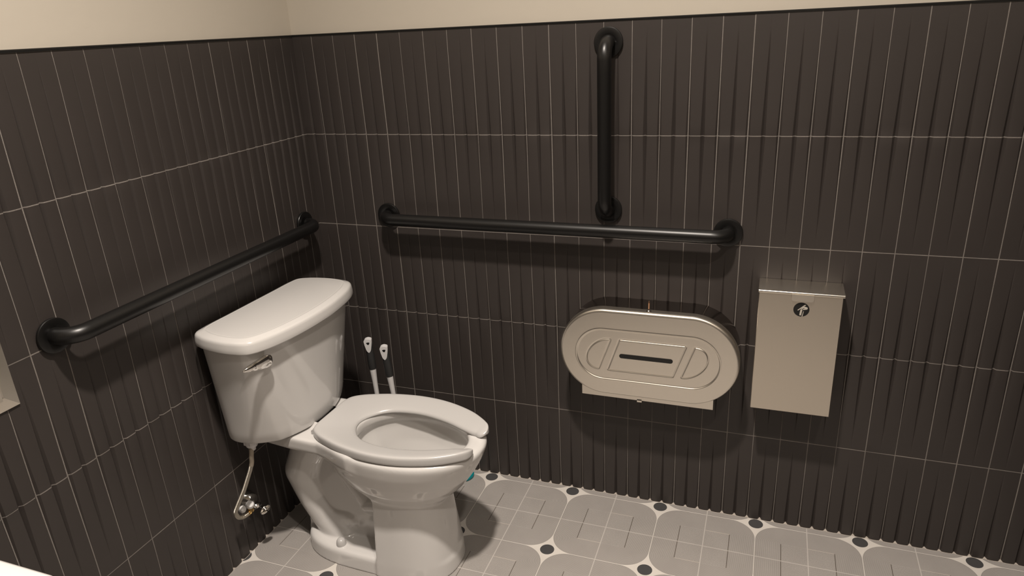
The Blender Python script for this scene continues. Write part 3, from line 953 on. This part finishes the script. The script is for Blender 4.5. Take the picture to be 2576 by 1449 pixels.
bm.faces.new(v0); bm.faces.new(v1[::-1])
bm_obj('lid_tab', bm, M_steel, lid_, sharp=20)
# sticker
STX, STZ, SR = 1.5474 - BX0, 0.7634 - BZ0, 0.0198
bm = bmesh.new(); add_lathe(bm, (STX, -BD + 0.0001, STZ), (0, -1, 0), [(0, 0), (SR, 0), (SR, 0.0005), (0, 0.0005)], 48)
stk = bm_obj('sticker', bm, M_ink, BOX, smooth=False); stk['label'] = 'round black sticker with a white hand symbol'
def flat_poly(bm, pts, y0, y1):
    v0 = [bm.verts.new((x, y0, z)) for x, z in pts]; v1 = [bm.verts.new((x, y1, z)) for x, z in pts]
    m = len(pts)
    for k in range(m): bm.faces.new((v0[k], v0[(k + 1) % m], v1[(k + 1) % m], v1[k]))
    bm.faces.new(v0[::-1]); bm.faces.new(v1)
def sp(px, py):   # coordinates read off the sticker's own outline: centre (1090,860), radii 285 / 242
    return (STX + (px - 1090) / 285 * SR, STZ - (py - 860 - 0.04 * (px - 1090)) / 242 * SR)
bm = bmesh.new()
ya, yb = -BD - 0.0004, -BD - 0.0008
flat_poly(bm, [sp(*q) for q in ((955, 872), (1195, 690), (1225, 680), (1238, 700), (1205, 728), (985, 886), (960, 888))], ya, yb)
flat_poly(bm, [sp(*q) for q in ((1075, 835), (1150, 765), (1200, 752), (1290, 775), (1310, 800), (1305, 830), (1280, 850), (1215, 858), (1140, 868), (1128, 855), (1200, 815), (1185, 800), (1105, 838), (1085, 850))], ya, yb)
flat_poly(bm, [sp(*q) for q in ((1058, 862), (1075, 852), (1110, 855), (1126, 866), (1100, 1050), (1085, 1060), (1045, 1056), (1032, 1045))], ya, yb)
flat_poly(bm, [sp(*q) for q in ((1166, 912), (1182, 915), (1150, 1094), (1118, 1096))], ya, yb)
bm_obj('symbol', bm, M_inkw, stk, smooth=False)

# ------------------------------------------------------------------ recessed steel unit at the left edge
RP = empty('recessed_steel_dispenser', (0.006, -1.1150, 0.8155))
tag(RP, 'recessed steel dispenser frame on the wall left of the rear grab bar', 'dispenser')
Wd, Hd = 0.33, 0.42
bm = bmesh.new()
def bev_frame(bm):
    o = [(0, 0), (-Wd, 0), (-Wd, Hd), (0, Hd)]
    def rg(d, x): 
        return [bm.verts.new((x, o_[0] + (-d if o_[0] == 0 else d), o_[1] + (d if o_[1] == 0 else -d))) for o_ in o]
    rs = [rg(0, 0.0), rg(0.0005, 0.003), rg(0.006, 0.0045), rg(0.030, 0.0075), rg(0.036, 0.006), rg(0.037, -0.002)]
    for a, b in zip(rs, rs[1:]):
        for k in range(4): bm.faces.new((a[k], a[(k + 1) % 4], b[(k + 1) % 4], b[k]))
    bm.faces.new(rs[0][::-1]); bm.faces.new(rs[-1])
bev_frame(bm)
bm_obj('frame', bm, M_steel, RP, sharp=10)
bm = bmesh.new(); add_box(bm, (-0.002, -Wd + 0.036, 0.026), (0.014, -0.036, Hd - 0.03), 0.002, 2)
bm_obj('door', bm, M_steel, RP, sharp=20)

# ------------------------------------------------------------------ wash basin, only its corner is in the frame
SINK = empty('wash_basin', (0.0, -1.495, 0.003))
tag(SINK, 'white wall-mounted wash basin whose corner shows at the lower left edge', 'wash basin')
def round_rect(x0, x1, y0, y1, r, n=14):
    out = []
    for cx, cy, a0 in ((x1 - r, y1 - r, 0), (x0 + r, y1 - r, 90), (x0 + r, y0 + r, 180), (x1 - r, y0 + r, 270)):
        for q in np.linspace(a0, a0 + 90, n): out.append((cx + r * math.cos(math.radians(q)), cy + r * math.sin(math.radians(q))))
    return np.array(out)
rg_ = []
for m_, r_, z in ((0.14, 0.08, 0.70), (0.05, 0.08, 0.735), (0.012, 0.045, 0.79), (0.001, 0.035, 0.84), (0.0, 0.034, 0.853), (0.002, 0.033, 0.858), (0.006, 0.032, 0.860), (0.045, 0.07, 0.860), (0.055, 0.075, 0.853), (0.075, 0.09, 0.80), (0.12, 0.10, 0.750), (0.21, 0.04, 0.738), (0.24, 0.012, 0.737)):
    rg_.append(lift(round_rect(0.012 + m_ * 0.6, 0.63 - m_, -0.53 + m_, -0.0015 - m_, r_), z))
loft('basin', rg_, M_porc, SINK, cap=True, sharp=60)

# ------------------------------------------------------------------ brushes behind the toilet
def brush(name, label, cat, x, y, top, lean, rotz, head):
    e = empty(name, (x, y, 0.0), rotz); tag(e, label, cat, 'brushes standing behind the toilet')
    def P(z): return Vector((lean[0] * (z - top), lean[1] * (z - top), z))
    # white shaft
    bm = bmesh.new()
    zs_ = [0.09, 0.20, 0.30, top - 0.16, top - 0.13, top - 0.105, top - 0.09]
    rs_ = [0.0070, 0.0070, 0.0072, 0.0085, 0.0100, 0.0112, 0.0112]
    add_tube(bm, [P(z) for z in zs_], rs_, 20)
    # pointed upper lips of the shaft over the grip
    bm_obj('shaft', bm, M_whitepl, e)
    bm = bmesh.new()
    zg = [top - 0.112, top - 0.108, top - 0.10, top - 0.08, top - 0.055, top - 0.03, top - 0.012, top - 0.008]
    rg2 = [0.0100, 0.0118, 0.0124, 0.0128, 0.0124, 0.0116, 0.0110, 0.0100]
    add_tube(bm, [P(z) for z in zg], rg2, 22)
    g = bm_obj('grip', bm, M_greypl, e); g['label'] = 'dark grey rubber grip'
    # white tapering end cap, showing as a tongue on the camera side with a hanging hole
    bm = bmesh.new()
    fx_ = Vector((0.40, -0.92, 0)).normalized(); sx = Vector((0.92, 0.40, 0)).normalized()
    outl = [(-0.0125, 0.0), (-0.0120, -0.012), (-0.0098, -0.024), (-0.0060, -0.038), (0, -0.0445), (0.0060, -0.038), (0.0098, -0.024), (0.0120, -0.012), (0.0125, 0.0), (0.006, 0.0035), (0, 0.0045), (-0.006, 0.0035)]
    outl = catmull(outl, 4, True)
    c0 = P(top)
    for (d0, d1_) in ((-0.0125, 0.0150),):
        v0 = [bm.verts.new(c0 + sx * a + Vector((0, 0, b)) + fx_ * (d1_ - 0.04 * max(0, -b))) for a, b in outl]
        v1 = [bm.verts.new(c0 + sx * a * 0.9 + Vector((0, 0, b)) + fx_ * (-0.006)) for a, b in outl]
        m = len(outl)
        for k in range(m): bm.faces.new((v0[k], v0[(k + 1) % m], v1[(k + 1) % m], v1[k]))
        bm.faces.new(v0[::-1]); bm.faces.new(v1)
    c_ = bm_obj('end_cap', bm, M_whitepl, e, sharp=50); c_['label'] = 'white end cap with hanging hole'
    bm = bmesh.new()
    hp = [(-0.0052, -0.0075), (0.0052, -0.0070), (0.0036, -0.0130), (0.0006, -0.0155), (-0.0030, -0.0130)]
    hp = catmull(hp, 4, True)
    vv = [bm.verts.new(c0 + sx * a + Vector((0, 0, b)) + fx_ * (0.0152 - 0.04 * max(0, -b))) for a, b in hp]
    v2 = [bm.verts.new(c0 + sx * a + Vector((0, 0, b)) + fx_ * 0.006) for a, b in hp]
    for k in range(len(hp)): bm.faces.new((vv[k], vv[(k + 1) % len(hp)], v2[(k + 1) % len(hp)], v2[k]))
    bm.faces.new(vv); bm.faces.new(v2[::-1])
    bm_obj('hanging_hole', bm, M_slot, c_, smooth=False)
    pb_ = P(0.05)
    bm = bmesh.new()
    if head == 'brush':
        add_lathe(bm, (pb_.x, pb_.y, 0.0), (0, 0, 1), [(0, 0.0), (0.022, 0.004), (0.034, 0.02), (0.036, 0.05), (0.030, 0.08), (0.014, 0.095), (0, 0.096)], 32)
        bm_obj('brush_head', bm, M_bristle, e)
    else:
        add_lathe(bm, (pb_.x, pb_.y, 0.0), (0, 0, 1), [(0.0, 0.008), (0.026, 0.006), (0.033, 0.0), (0.036, 0.0), (0.036, 0.010), (0.033, 0.045), (0.024, 0.075), (0.014, 0.095), (0, 0.098)], 36)
        bm_obj('rubber_cup', bm, M_greypl, e)
brush('toilet_brush', 'taller of the two white and grey brush handles behind the seat, nearer the tank', 'toilet brush', 0.2325, -0.150, 0.5545, (-0.035, 0.0), 0, 'brush')
brush('toilet_brush', 'shorter of the two white and grey brush handles behind the seat, farther from the tank', 'toilet brush', 0.2900, -0.150, 0.5350, (-0.080, 0.0), 0, 'brush')

# teal item peeking out behind the bowl
TE = bpy.data.meshes.new('x'); bpy.data.meshes.remove(TE)
bm = bmesh.new()
add_lathe(bm, (0, 0, 0), (0, 0, 1), [(0, 0), (0.034, 0.0), (0.038, 0.003), (0.038, 0.010), (0.034, 0.014), (0.020, 0.016), (0, 0.016)], 40)
te = bm_obj('teal_dish', bm, M_teal); te.location = (0.492, -0.052, 0.0)
tag(te, 'teal rounded plastic item on the floor behind the bowl, mostly hidden', 'plastic dish')
